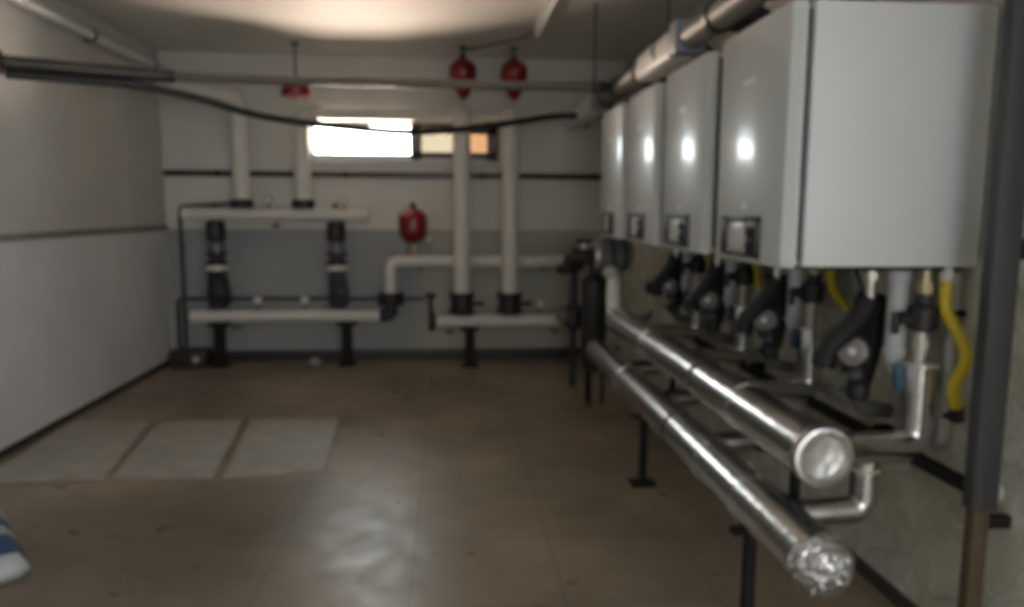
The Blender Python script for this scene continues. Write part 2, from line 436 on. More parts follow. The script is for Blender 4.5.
# ------------------------------------------------------------------ boilers
P0, PITCH, BW = 2.30, .765, .64          # near face of the first boiler, spacing, width
BZ0, BZ1 = 1.32, 2.14
ordinal = ['first', 'second', 'third', 'fourth']
def make_boiler():
    cy = P0 + BW / 2
    t = thing('wall_boiler', 'x', 'boiler', (1.42, cy, BZ0), 'wall hung boilers in a row')
    MB().box((1.120, P0, BZ0), (1.712, P0 + BW, BZ1), .008).build('casing', M['enamel_matt'], t)
    MB().box((1.098, P0 + .025, BZ0 + .02), (1.134, P0 + BW - .025, BZ1 - .02)).build('gap_shade', M['black'], t)['label'] = 'black filler for the shade in the gap between cover and casing'  # black box stands in for the shade inside the open gap
    a, e = P0, P0 + BW
    out = [(1.096, a), (1.096, e), (1.085, e), (1.056, e - .022), (1.048, e - .05), (1.048, a + .05), (1.056, a + .022), (1.085, a)]
    b = MB(); b.prism(out, BZ0 - .004, BZ1)
    bmesh.ops.bevel(b.bm, geom=[ed for ed in b.bm.edges if abs(ed.verts[0].co.z - ed.verts[1].co.z) < 1e-4], offset=.006, segments=2, affect='EDGES')
    cov = b.build('front_cover', M['enamel'], t, angle=25)
    MB().box((1.045, cy - .05, 1.935), (1.0485, cy + .05, 1.957), .002).build('badge', M['badge'], cov)['label'] = 'small pale badge'
    MB().lathe([(0, .016), (.003, .016), (.004, .012)], (1.0485, cy, 1.51), (-1, 0, 0)).build('indicator', M['badge'], cov)
    # control panel: dark frame, pale window, dark buttons
    y0, y1, z0, z1 = P0 + .17, P0 + .51, 1.335, 1.478
    b = MB()
    fr = .022
    b.box((1.034, y0, z0), (1.050, y1, z0 + fr), .004).box((1.034, y0, z1 - fr), (1.050, y1, z1), .004)
    b.box((1.034, y0, z0), (1.050, y0 + .095, z1), .004).box((1.034, y1 - .055, z0), (1.050, y1, z1), .004)
    pan = b.build('control_panel', M['frame_dark'], t)
    MB().box((1.041, y0 + .09, z0 + fr - .004), (1.0495, y1 - .04, z1 - fr + .004), .002).build('screen', M['screen'], pan)
    MB().cyl((1.035, y0 + .06, 1.425), (1.022, y0 + .06, 1.425), .017, round_=.003).build('knob', M['black'], pan)
    MB().cyl((1.035, y0 + .06, 1.375), (1.022, y0 + .06, 1.375), .017, round_=.003).build('knob', M['black'], pan)
    # flue outlet on top, connection plate below
    MB().lathe([(0, .075), (.02, .075), (.025, .062), (.05, .062)], (1.42, cy, BZ1 - .002), (0, 0, 1)).build('flue_outlet', M['grey_pipe'], t)
    MB().box((1.16, P0 + .03, BZ0 - .012), (1.68, P0 + BW - .03, BZ0 + .004), .003).build('bottom_plate', M['dark_steel'], t)
    return t
bl = ['white wall boiler beside the grey steel post, its side panel in full view', 'white wall boiler, second in the row from the steel post',
      'white wall boiler, third in the row from the steel post', 'white wall boiler at the far end of the row, fourth from the post']
boiler = make_boiler(); boiler['label'] = bl[0]
for k in range(1, 4): dup(boiler, boiler.location + Vector((0, PITCH * k, 0)), bl[k])

# pipework under every boiler
def flow_pipe():
    X, Y = 1.575, P0 + .06
    t = thing('supply_pipe', 'x', 'pipe', (X, Y, BZ0), 'foil clad supply pipes under the boilers')
    MB().cyl((X, Y, 1.312), (X, Y, 1.24), .020).lathe([(0, .028), (.03, .028)], (X, Y, 1.235), (0, 0, 1), 6).build('nipple', M['brass'], t)
    MB().cyl((X, Y, 1.236), (X, Y, 1.222), .030).build('red_ring', M['brass'], t)
    v = MB().lathe([(0, .03), (.012, .046), (.08, .046), (.095, .03), (.13, .03)], (X, Y, 1.10), (0, 0, 1)).cyl((X - .09, Y, 1.145), (X, Y, 1.145), .022).build('valve', M['black_iron'], t)
    MB().box((X - .105, Y - .012, 1.09), (X - .085, Y + .012, 1.165), .006).build('lever', M['black'], v)
    MB().cyl((X, Y, 1.105), (X, Y, .985), .021).cyl((X, Y, 1.04), (X, Y, 1.075), .027, seg=6).build('union', M['nickel'], t)['label'] = 'pale metal union'
    MB().tube([(X, Y, .99), (X, Y, .70), (1.14, Y - .14, .745)], .056, bend=.08, seg=20).build('foil_cladding', M['foil'], t)
    MB().cyl((X, Y, .985), (X, Y, .998), .059).build('end_band', M['nickel'], t)
    MB().box((X - .085, Y - .01, .90), (X - .052, Y + .012, .99), .006).build('tag', M['blue'], t)['label'] = 'blue tag'
    return t
fp = flow_pipe(); fp['label'] = 'foil clad supply pipe under the boiler beside the steel post'
for k in range(1, 4): dup(fp, fp.location + Vector((0, PITCH * k, 0)), 'foil clad supply pipe under the %s boiler from the steel post' % ordinal[k])

def drain():
    X, Y = 1.53, P0 + .135
    t = thing('drain_pipe', 'x', 'pipe', (X, Y, BZ0), 'grey plastic drain pipes under the boilers')
    MB().tube([(X, Y, 1.315), (X, Y, .96), (1.70, Y + .02, .90)], .034, bend=.06, seg=18).build('pipe', M['grey_pipe'], t)
    MB().cyl((X, Y, 1.30), (X, Y, 1.26), .040, round_=.004).build('socket', M['grey_pipe'], t)
    MB().cyl((X, Y, 1.01), (X, Y, 1.03), .040, round_=.004).build('socket', M['grey_pipe'], t)
    return t
dp = drain(); dp['label'] = 'grey plastic drain pipe under the boiler beside the steel post'
for k in range(1, 4): dup(dp, dp.location + Vector((0, PITCH * k, 0)), 'grey plastic drain pipe under the %s boiler from the steel post' % ordinal[k])

hose_paths = [[(0, 0, 0), (0, -.005, -.10), (.02, -.07, -.20), (.025, -.085, -.26), (.01, -.06, -.35), (.03, -.05, -.42)],
              [(0, 0, 0), (0, -.02, -.09), (.015, -.08, -.16), (.03, -.13, -.20), (.05, -.14, -.25)],
              [(0, 0, 0), (0, 0, -.10), (.01, -.01, -.18), (.02, -.03, -.26), (.05, -.05, -.32), (.09, -.05, -.36)],
              [(0, 0, 0), (0, 0, -.10), (.01, -.02, -.17), (.02, -.06, -.24), (.05, -.09, -.30), (.09, -.1, -.34)]]
hose_desc = ['yellow gas hose with an S bend hanging under the boiler beside the steel post', 'yellow gas hose curving aside under the second boiler from the steel post',
             'yellow gas hose hanging straight under the third boiler from the steel post', 'yellow gas hose hanging under the fourth boiler from the steel post']
def smooth(pts, n=8):
    P = [Vector(p) for p in pts]; Q = []
    P = [P[0] * 2 - P[1]] + P + [P[-1] * 2 - P[-2]]
    for i in range(1, len(P) - 2):
        a, b, c, d = P[i-1], P[i], P[i+1], P[i+2]
        for k in range(n):
            t = k / n
            Q.append(.5 * ((2*b) + (c-a)*t + (2*a-5*b+4*c-d)*t*t + (3*b-3*c+d-a)*t**3))
    Q.append(P[-2]); return Q
for k in range(4):
    o = Vector((1.63, P0 + .03 + PITCH * k, 1.30))
    t = thing('gas_hose', hose_desc[k], 'hose', o, 'yellow gas hoses under the boilers')
    pts = [o + Vector(p) + Vector((0, 0, -.02)) for p in hose_paths[k]]
    MB().tube(smooth(pts, 8), .0205, seg=14, ripple=.07).build('hose', M['yellow'], t)
    MB().lathe([(0, .022), (.03, .022), (.035, .016), (.05, .016)], o + Vector((0, 0, -.03)), (0, 0, 1), 6).build('end_fitting', M['white_plastic'], t)['label'] = 'white end fitting'
    e, e0 = pts[-1], pts[-2]
    MB().cyl(e, e + (e - e0).normalized() * .05, .024, seg=6).build('end_nut', M['black_iron'], t)

def pump():
    X, Y, Z = 1.50, P0 + .33, .985
    t = thing('boiler_pump', 'x', 'pump', (X, Y, Z), 'black pumps under the boilers')
    MB().cyl((X - .02, P0 + .22, 1.312), (X - .02, P0 + .22, 1.19), .018).cyl((X - .02, P0 + .22, 1.26), (X - .02, P0 + .22, 1.285), .026, seg=6).build('nipple', M['nickel'], t)['label'] = 'pale metal nipple'
    # thick black insulated bend
    MB().tube([(X - .02, P0 + .22, 1.20), (X - .03, P0 + .24, 1.14), (X - .06, P0 + .28, 1.07), (X - .115, P0 + .32, .99), (X - .12, P0 + .33, .93)], .044, bend=.05, seg=16).build('insulated_bend', M['black'], t)
    MB().tube([(X + .02, P0 + .25, 1.19), (X + .05, P0 + .30, 1.04), (X + .03, P0 + .34, .86)], .042, bend=.07, seg=16).build('insulated_pipe', M['black'], t)
    ax = Vector((-.55, -.80, .12)).normalized()
    c = Vector((X, Y, Z))
    MB().lathe([(-.09, .0), (-.09, .06), (-.06, .075), (-.01, .075), (.0, .058)], c, ax).build('volute', M['black_iron'], t)
    mo = MB().lathe([(0, .056), (.07, .056), (.08, .05), (.10, .05), (.105, .03), (.105, 0)], c, ax).build('motor', M['pump_grey'], t)
    MB().box(c + ax * .05 + Vector((-.03, -.03, .04)), c + ax * .05 + Vector((.04, .03, .085)), .008).build('terminal_box', M['black'], mo)
    MB().lathe([(0, .014), (.006, .014)], c + ax * .103, ax).build('bleed_screw', M['nickel'], mo)
    # pipe down to the return bend
    MB().tube([(X, Y - .01, .93), (X + .01, Y - .01, .78), (1.66, Y + .02, .745)], .028, bend=.05).build('lower_pipe', M['pump_grey'], t)
    MB().lathe([(0, .05), (.02, .05)], (X - .004, Y - .02, .905), (0, .1, 1)).build('flange', M['black_iron'], t)
    v = MB().lathe([(0, .03), (.015, .042), (.06, .042), (.075, .03)], (X - .01, Y - .05, .81), (0, 0, 1)).build('valve', M['black_iron'], t)
    MB().box((X - .08, Y - .062, .845), (X - .02, Y - .048, .86), .004).build('lever', M['black'], v)
    MB().tube(smooth([c + Vector((.03, .02, .05)), c + Vector((.09, .05, .12)), c + Vector((.07, .10, .22)), c + Vector((.02, .1, .34))]), .006, seg=8).build('cable', M['black'], t)
    return t
pp = pump(); pp['label'] = 'black pump with grey motor under the boiler beside the steel post'
for k in range(1, 4): dup(pp, pp.location + Vector((0, PITCH * k, 0)), 'black pump with grey motor under the %s boiler from the steel post' % ordinal[k])

def ret():
    X, Y = 1.37, P0 - .006
    t = thing('return_pipe', 'x', 'pipe', (X, Y, .5), 'foil clad return pipes behind the headers')
    MB().tube([(1.12, Y, .50), (X, Y, .512), (X, Y, .70)], .045, bend=.05, seg=20).build('foil_cladding', M['foil'], t)
    MB().cyl((X, Y, .645), (X, Y, .658), .047).build('end_band', M['nickel'], t)
    return t
rp = ret(); rp['label'] = 'foil clad bend rising from the lower header by the steel post'
for k in range(1, 4): dup(rp, rp.location + Vector((0, PITCH * k, 0)), 'foil clad bend rising from the lower header under the %s boiler from the steel post' % ordinal[k])

# the two foil-clad headers
def header(name, label, X, Z, r, y0, y1, bands, end, up=None):
    t = thing(name, label, 'pipe', (X, (y0 + y1) / 2, Z))
    pts = [(X, y0, Z), (X, y1, Z)]
    if up: MB().tube([(X, y0, Z), (X, y1, Z), up], r, bend=.11, seg=32).build('foil_cladding', M['foil'], t)
    else: MB().tube(pts, r, seg=32).build('foil_cladding', M['foil'], t)
    # domed, crumpled foil end
    prof = [(0, r * 1.01)] if end else [(0, r), (.015, r * 1.05), (.035, r * 1.06), (.05, r), (.052, r * .86), (.035, r * .72), (.03, r * .3), (.03, 0)]
    for k in range(1, 13) if end else ():
        a = k / 12 * PI / 2; prof.append((end * math.sin(a), r * 1.01 * math.cos(a)))
    b = MB().lathe(prof, (X, y0 + .015, Z), (0, -1, 0), 32)
    rnd = random.Random(7)
    for v in b.bm.verts:
        v.co += Vector((rnd.uniform(-1, 1), rnd.uniform(-1, 1), rnd.uniform(-1, 1))) * (.006 if end else 0)
    b.build('end_cap', M['foil_crinkled'] if end else M['foil_dented'], t, angle=12 if end else 40)['label'] = 'crumpled foil end cap' if end else 'dished foil end cap'
    for yb, dark in bands:
        MB().cyl((X, yb, Z), (X, yb + (.03 if dark else .05), Z), r + .0025, seg=32).build('joint_band', M['band'] if dark else M['foil'], t)
    return t
header('upper_header', 'upper foil clad header pipe running below the boilers', 1.10, .775, .090, 2.09, 4.76, ((3.05, True), (2.62, False), (3.9, False)), None, up=None)
header('lower_header', 'lower foil clad header pipe running along the boilers near the floor', 1.065, .484, .092, 1.97, 5.25, ((3.28, True), (2.45, False), (2.85, False), (4.3, False)), .09)

# stands under the headers
def stand(Y):
    t = thing('pipe_stand', 'x', 'stand', (1.05, Y, 0), 'dark steel stands under the headers')
    MB().box((1.03, Y - .02, .008), (1.07, Y + .02, .38), .003).build('leg', M['dark_steel'], t)
    MB().box((.98, Y - .06, 0.001), (1.12, Y + .06, .012), .003).build('foot', M['dark_steel'], t)
    MB().box((.98, Y - .025, .372), (1.215, Y + .025, .392), .003).build('saddle', M['dark_steel'], t)
    MB().box((1.19, Y - .02, .385), (1.215, Y + .02, .69), .003).box((1.06, Y - .02, .672), (1.215, Y + .02, .685), .003).build('bracket', M['dark_steel'], t)
    return t
st = stand(3.90); st['label'] = 'dark steel stand under the middle of the foil headers'
dup(st, (1.05, 2.44, 0), 'dark steel stand under the crumpled foil end of the headers')

# post, rail, plug on the wall
t = thing('steel_post', 'grey steel channel post on a brown foot beside the boilers', 'post', (1.62, 2.08, 0))
b = MB().box((1.572, 2.052, .60), (1.655, 2.060, HC), .001).box((1.572, 2.060, .60), (1.580, 2.098, HC), .001).box((1.647, 2.060, .60), (1.655, 2.098, HC), .001)
b.build('channel', M['post'], t)
MB().box((1.592, 2.066, .002), (1.645, 2.108, .66), .004).build('foot', M['rust'], t)['label'] = 'brown lower foot of the post'
MB().box((1.645, 2.07, 1.36), (1.719, 2.095, 1.42), .004).build('wall_bracket', M['dark_steel'], t)
MB().box((1.645, 2.07, .53), (1.719, 2.10, .57), .004).build('wall_bracket', M['dark_steel'], t)
t = thing('support_rail', 'dark steel rail along the wall behind the foil pipes', 'rail', (1.64, 3.7, .64))
MB().box((1.615, 2.112, .615), (1.655, 5.3, .655), .003).build('rail', M['dark_steel'], t)
for y in (2.7, 3.9, 5.1): MB().box((1.65, y, .60), (1.718, y + .04, .67), .003).build('wall_bracket', M['dark_steel'], t)
t = thing('wall_plug', 'small white plug on the tiled wall beside the brown post foot', 'plug', (1.70, 2.07, .585))
MB().lathe([(0, .028), (.02, .028), (.035, .02), (.035, 0)], (1.719, 2.15, .62), (-1, 0, 0)).build('plug', M['white_plastic'], t)
MB().lathe([(0, .036), (.006, .036)], (1.7195, 2.15, .62), (-1, 0, 0)).build('rosette', M['white_plastic'], t)
t = thing('capillary_pipe', 'thin grey pipe standing along the tiled wall beside the foil riser', 'pipe', (1.68, 2.3, .7))
MB().tube([(1.685, 2.37, 1.30), (1.685, 2.37, .705), (1.685, 4.9, .705)], .019, bend=.04).build('pipe', M['grey_pipe'], t)
for z in (.8, 1.15): MB().box((1.67, 2.345, z), (1.719, 2.375, z + .02), .003).build('clip', M['dark_steel'], t)

# ------------------------------------------------------------------ flue collector above the boilers
FX, FZ, FR = 1.20, 2.355, .075
t = thing('flue_collector', 'pale flue collector pipe with white jackets slung above the boilers', 'flue', (FX, 4.9, FZ))
MB().cyl((FX, 2.62, FZ), (FX, 7.395, FZ), FR * .86, seg=28).build('pipe', M['flue'], t)
MB().cyl((FX, 2.58, FZ), (FX, 2.66, FZ), FR, seg=28, round_=.006).build('end_cap', M['flue_collar'], t)
for a, c in ((3.88, 4.62), (6.02, 7.34)):
    MB().box((FX - FR, a, FZ - FR * 1.25), (FX + FR * .9, c, FZ + FR * .85), .03, segs=3).build('jacket', M['flue_white'], t)['label'] = 'white jacket'
for a in (3.76, 5.90):
    MB().box((FX - FR * 1.12, a, FZ - FR * 1.1), (FX + FR, a + .13, FZ + FR * 1.1), .012).build('collar', M['flue_collar'], t)['label'] = 'blue grey collar'
for a in (2.80, 3.36, 4.70, 5.35, 5.78):
    MB().cyl((FX, a, FZ), (FX, a + .05, FZ), FR * 1.0, seg=28, round_=.006).build('joint_ring', M['black'], t)
fl = None
for k in range(4):
    cy = P0 + BW / 2 + PITCH * k
    lb = 'dark flue elbow joining the %s to the collector pipe' % ('boiler beside the steel post' if k == 0 else ordinal[k] + ' boiler from the steel post')
    if fl is None:
        t = thing('flue_elbow', lb, 'flue', (1.42, cy, 2.19), 'dark flue elbows above the boilers')
        MB().tube([(1.42, cy, 2.185), (1.42, cy, 2.355), (1.262, cy, FZ)], .055, bend=.11, seg=22, n=8).build('elbow', M['black'], t)
        MB().cyl((1.42, cy, 2.188), (1.42, cy, 2.225), .066, round_=.006).build('collar', M['black'], t)
        MB().cyl((1.262, cy, FZ), (1.31, cy, FZ), .070, round_=.006).build('collar', M['black'], t)
        fl = t
    else: dup(fl, fl.location + Vector((0, PITCH * k, 0)), lb)
t = thing('hanging_wire', 'thin dark wire holding the flue collector over the third boiler', 'wire', (FX, 4.2, FZ))
MB().cyl((FX, 4.2, FZ + .08), (FX, 4.2, HC), .008, seg=8).build('wire', M['wire'], t)
MB().lathe([(0, .088), (.025, .088)], (FX, 4.188, FZ), (0, 1, 0), 28).build('strap', M['wire'], t)
MB().cyl((FX, 4.2, HC - .008), (FX, 4.2, HC - .0005), .03).build('anchor', M['wire'], t)

# ------------------------------------------------------------------ left manifold rack on the back wall
YM = 7.20
def gauge(t, x, y, z0, z1):
    g = MB().cyl((x, y, z0), (x, y, z1 - .035), .012).lathe([(-.018, 0), (-.018, .042), (.014, .045), (.018, .042), (.016, .038)], (x, y, z1), (0, -1, 0)).build('gauge', M['pump_grey'], t)
    MB().lathe([(.0, .037), (.017, .037)], (x, y, z1), (0, -1, 0)).build('dial', M['white_plastic'], g)
def cock(t, x, y, z):
    c = MB().cyl((x, y, z), (x, y, z - .09), .018).build('drain_cock', M['brass'], t)
    MB().box((x - .045, y - .03, z - .055), (x + .045, y - .012, z - .035), .004).build('lever', M['black'], c)
def manifold(name, label, x0, x1, y, z, r, up=None):
    t = thing(name, label, 'pipe', ((x0 + x1) / 2, y, z))
    b = MB().cyl((x0, y, z), (x1, y, z), r, seg=28, round_=.012)
    b.build('jacket', M['white_pipe'], t)
    return t
tm = manifold('manifold_pipe', 'white insulated manifold pipe on the back wall, the upper one at the red vessel end', -2.46, -.75, YM, 1.432, .060)
tm['label'] = 'upper white manifold pipe carrying two black valves, on the back wall'
for x in (-2.30, -.90): MB().box((x, YM - .02, 1.42), (x + .03, YB - .001, 1.445), .003).build('wall_bracket', M['dark_steel'], tm)
gauge(tm, -1.68, YM - .01, 1.49, 1.57); gauge(tm, -.985, YM - .01, 1.49, 1.57); cock(tm, -1.61, YM, 1.37)
tm = manifold('manifold_pipe', 'lower white manifold pipe under the two tall black pumps', -2.43, -.66, YM, .478, .060)
MB().tube([(-.67, YM, .478), (-.563, YM, .478), (-.563, YM, .60)], .058, bend=.08, seg=20).build('elbow', M['black_iron'], tm)['label'] = 'black elbow at the end'
gauge(tm, -1.80, YM - .01, .535, .63); gauge(tm, -1.37, YM - .01, .535, .63); cock(tm, -2.0, YM, .418)
# stands of the left rack
def leg(x, y, top, label):
    t = thing('pipe_support', label, 'stand', (x, y, 0), 'dark legs under the manifolds')
    MB().box((x - .045, y - .045, .006), (x + .045, y + .045, top), .004).build('leg', M['dark_steel'], t)
    MB().box((x - .08, y - .08, .001), (x + .08, y + .08, .012), .003).build('foot', M['dark_steel'], t)
    MB().box((x - .09, y - .05, top - .02), (x + .09, y + .05, top + .012), .004).build('saddle', M['dark_steel'], t)
leg(-2.17, YM, .404, 'dark leg under the lower manifold at the wall corner')
leg(-.985, YM, .405, 'dark leg under the lower manifold at the black elbow')
# black pump columns between the manifolds
def column(x):
    t = thing('circulation_pump', 'x', 'pump', (x, YM, .54), 'black pump columns between the manifolds')
    MB().cyl((x, YM - .005, .545), (x, YM - .005, 1.37), .038).build('pipe', M['black_iron'], t)
    v = MB().lathe([(0, .06), (.02, .084), (.17, .084), (.19, .06)], (x, YM - .01, 1.18), (0, 0, 1)).build('valve', M['black'], t)
    MB().box((x - .02, YM - .16, 1.25), (x + .02, YM - .09, 1.29), .006).box((x - .02, YM - .165, 1.20), (x + .02, YM - .15, 1.33), .005).build('lever', M['black'], v)
    MB().lathe([(0, .055), (.02, .07), (.11, .07), (.13, .055)], (x, YM - .005, 1.06), (0, 0, 1)).build('check_valve', M['pump_grey'], t)
    MB().lathe([(0, .092), (.035, .092), (.04, .06), (.08, .06), (.085, .092), (.115, .092)], (x, YM - .005, .965), (0, 0, 1)).build('flange', M['black_iron'], t)
    MB().lathe([(0, .10), (.045, .10)], (x, YM - .005, .913), (0, 0, 1)).build('coupling', M['white_pipe'], t)['label'] = 'pale coupling ring'
    MB().hull([(x + a, YM - .005 + d, z) for a, z in ((-.07, .905), (.06, .905), (-.05, .82), (.10, .70), (.11, .60), (-.07, .60)) for d in (-.07, .07)]).build('pump_body', M['black'], t)
    m = MB().lathe([(0, .075), (.09, .075), (.10, .06), (.10, 0)], (x + .02, YM - .07, .72), (0, -1, 0)).build('motor', M['black_iron'], t)
    MB().box((x - .03, YM - .15, .79), (x + .07, YM - .085, .83), .006).build('terminal_box', M['black'], m)
    MB().lathe([(0, .085), (.03, .085)], (x, YM - .005, .565), (0, 0, 1)).build('lower_flange', M['black_iron'], t)
    MB().lathe([(0, .03), (.04, .03)], (x, YM - .005, 1.496), (0, 0, 1)).build('top_nut', M['black_iron'], t)
    return t
c1 = column(-2.165); c1['label'] = 'tall black pump column between the manifolds at the wall corner'
dup(c1, (-1.063, YM, .54), 'tall black pump column between the manifolds toward the red vessel')
# white risers
t = thing('riser_pipe', 'white riser pipe with a bent top at the wall corner end of the upper manifold', 'pipe', (-1.92, YM, 1.5), 'white riser pipes on the back wall')
MB().tube([(-1.92, YM, 1.52), (-1.92, YM, 2.50), (-2.30, 7.05, 2.52), (-2.56, 6.99, 2.52)], .078, bend=.14, seg=24).build('jacket', M['white_pipe'], t)
MB().lathe([(0, .10), (.075, .10), (.08, .085)], (-1.92, YM, 1.49), (0, 0, 1)).build('flange', M['black_iron'], t)['label'] = 'black flange'
t = thing('riser_pipe', 'white riser pipe on the upper manifold, passing the bright window edge', 'pipe', (-1.36, YM, 1.5), 'white riser pipes on the back wall')
MB().tube([(-1.36, YM, 1.52), (-1.36, YM, 2.345), (-1.19, YM, 2.345)], .078, bend=.08, seg=24).build('jacket', M['white_pipe'], t)
MB().lathe([(0, .10), (.075, .10), (.08, .085)], (-1.36, YM, 1.49), (0, 0, 1)).build('flange', M['black_iron'], t)['label'] = 'black flange'
t = thing('ceiling_main_pipe', 'white horizontal pipe running along above the window', 'pipe', (.2, YM, 2.345))
MB().cyl((-1.20, YM, 2.345), (1.715, YM, 2.345), .046, seg=20).build('jacket', M['white_pipe'], t)
for x in (-.6, .35, 1.3): MB().box((x, YM - .05, 2.287), (x + .025, YB - .001, 2.30), .003).build('wall_bracket', M['dark_steel'], t)
YV = 7.07
for x, lb in ((.115, 'white riser pipe in front of the brown window sash'), (.567, 'white riser pipe beside the window, nearer the boilers')):
    t = thing('riser_pipe', lb, 'pipe', (x, YV, .7), 'white riser pipes on the back wall')
    MB().tube([(x, YV, .70), (x, YV, 2.345), (x, YM - .03, 2.345)], .080, bend=.06, seg=24).build('jacket', M['white_pipe'], t)
    t = thing('shutoff_valve', 'black insulated valve under the ' + lb[6:], 'valve', (x, YV, .5), 'black valves under the white risers')
    MB().lathe([(0, .08), (.015, .118), (.05, .118), (.065, .10), (.15, .10), (.165, .118), (.20, .118), (.21, .085)], (x, YV, .498), (0, 0, 1)).build('body', M['black_iron'], t)
    MB().box((x + .02, YV - .02, .58), (x + .21, YV + .02, .62), .008).build('lever', M['black'], t)
# white bent pipe from the left rack to the separator
t = thing('crossover_pipe', 'white bent pipe passing behind the two risers to the drum', 'pipe', (.2, 7.22, 1.0))
MB().tube([(-.563, YM, .66), (-.563, YM, .998), (1.14, YM + .06, .99)], .062, bend=.08, seg=24).build('jacket', M['white_pipe'], t)
MB().lathe([(0, .06), (.005, .125), (.05, .125), (.055, .10), (.075, .10), (.08, .125), (.115, .125), (.12, .08)], (-.563, YM, .575), (0, 0, 1)).build('flange', M['black_iron'], t)['label'] = 'black flange at the elbow'
MB().lathe([(0, .09), (.05, .09), (.06, .06), (.12, .06), (.13, .09), (.16, .09)], (1.13, YM + .06, .99), (1, 0, 0)).build('valve', M['black_iron'], t)['label'] = 'black valve at the drum end'
for x in (-.3, .9): MB().box((x, 7.2, .91), (x + .025, YB - .001, .925), .003).build('wall_bracket', M['dark_steel'], t)
# right manifold
tm = manifold('manifold_pipe', 'short white manifold pipe under the two black valves', -.13, 1.12, YV, .438, .06)
MB().lathe([(0, .095), (.05, .095), (.06, .05), (.07, .05)], (-.20, YV, .438), (1, 0, 0)).build('flange', M['black_iron'], tm)
MB().lathe([(0, .05), (.02, .09), (.10, .09), (.12, .05)], (1.115, YV, .438), (1, 0, 0)).build('end_valve', M['black_iron'], tm)
MB().box((-.20, YV - .02, .50), (-.16, YV + .02, .66), .006).cyl((-.18, YV, .66), (-.18, YV, .70), .05).build('hand_wheel', M['black'], tm)
gauge(tm, .86, YV, .49, .60); cock(tm, 0., YV, .382); cock(tm, 1., YV, .382)
leg(.19, YV, .372, 'dark leg under the manifold of the two black valves')

# red vessels
t = thing('expansion_vessel', 'round red vessel standing on the white bent pipe', 'vessel', (-.346, 7.20, 1.06))
MB().lathe([(0, 0), (.004, .04), (.03, .09), (.08, .128), (.10, .134), (.24, .134), (.26, .128), (.30, .09), (.33, .04), (.335, 0)], (-.346, 7.205, 1.165), (0, 0, 1), 32).build('tank', M['red'], t)
MB().cyl((-.346, 7.205, 1.05), (-.346, 7.205, 1.17), .02).build('stem', M['brass'], t)
MB().cyl((-.346, 7.205, 1.495), (-.346, 7.205, 1.55), .022).build('valve_cap', M['dark_steel'], t)
t = thing('air_vent', 'small white cap on a stem beside the red vessel', 'valve', (-.19, 7.205, 1.05))
MB().cyl((-.19, 7.205, 1.06), (-.19, 7.205, 1.18), .012).build('stem', M['brass'], t)
MB().lathe([(0, .02), (.01, .036), (.05, .036), (.06, .02)], (-.19, 7.205, 1.18), (0, 0, 1)).build('cap', M['white_plastic'], t)

def extinguisher(x, y, zc, label, cone=True):
    t = thing('ceiling_extinguisher', label, 'fire extinguisher', (x, y, zc), 'red extinguishers hung from the ceiling')
    prof = [(.115, 0), (.112, .03), (.095, .075), (.06, .108), (.02, .122), (-.02, .122), (-.05, .115)]
    prof += [(-.09, .095), (-.13, .09), (-.20, .055), (-.235, .03), (-.235, 0)]
    if not cone: prof = [(.05, 0), (.05, .06), (.042, .105), (.025, .124), (-.03, .124), (-.048, .112), (-.052, 0)]
    MB().lathe([(-a, r) for a, r in prof], (x, y, zc), (0, 0, -1), 32).build('tank', M['red'], t)
    top = .11 if cone else .048
    MB().cyl((x, y, zc + top), (x, y, zc + top + .04), .022).build('collar', M['dark_steel'], t)
    MB().cyl((x, y, zc + top + .03), (x, y, HC), .009, seg=8).build('hanging_rod', M['wire'], t)
    MB().cyl((x, y, HC - .012), (x, y, HC - .0005), .035).build('ceiling_plate', M['dark_steel'], t)
    b = -.235 if cone else -.051
    MB().lathe([(0, .014), (.03, .014), (.035, .022), (.04, 0)], (x, y, zc + b), (0, 0, -1), 12).build('nozzle', M['brass'], t)
extinguisher(.124, 6.9, 2.705, 'red ceiling extinguisher in front of the window, between the other two')
extinguisher(.58, 6.9, 2.705, 'red ceiling extinguisher nearest the flue collector')
extinguisher(-1.34, 6.9, 2.51, 'red ceiling extinguisher hung lowest, above the bright window edge', cone=False)

# thin strip along the back wall, thin pipe behind the pumps
t = thing('wall_conduit', 'dark conduit running across the back wall below the window', 'conduit', (-.5, 7.37, 1.83))
MB().box((XL + .005, 7.362, 1.785), (XR - .005, 7.399, 1.840), .006).build('trunking', M['dark_pipe'], t)
for x in (-2.2, -1.0, .3, 1.4): MB().box((x, 7.358, 1.78), (x + .03, 7.399, 1.845), .003).build('clip', M['dark_steel'], t)
t = thing('thin_pipe', 'thin dark pipe along the wall behind the pump columns', 'pipe', (-1.5, 7.37, .62))
MB().tube([(-2.60, 7.37, .15), (-2.60, 7.37, .625), (-.25, 7.37, .615)], .017, bend=.05).build('pipe', M['dark_pipe'], t)
for x in (-2.3, -1.3, -.5): MB().box((x, 7.35, .60), (x + .02, 7.399, .64), .003).build('clip', M['dark_steel'], t)
t = thing('corner_pipe', 'thin dark pipe rising in the back corner beside the manifolds', 'pipe', (-2.55, 7.36, 0))
MB().tube([(-2.53, 7.34, .0), (-2.53, 7.34, 1.50), (-2.05, 7.34, 1.53)], .016, bend=.05).build('pipe', M['dark_pipe'], t)
for z in (.4, 1.1): MB().box((-2.545, 7.335, z), (-2.515, 7.399, z + .02), .003).build('clip', M['dark_steel'], t)
t = thing('floor_box', 'small dark pump box on the floor in the back corner', 'box', (-2.42, 7.2, 0))
MB().box((-2.60, 7.08, .002), (-2.28, 7.33, .16), .012).build('housing', M['frame_dark'], t)
MB().lathe([(0, .03), (.012, .03), (.014, 0)], (-2.36, 7.081, .085), (0, -1, 0)).build('cap', M['nickel'], t)
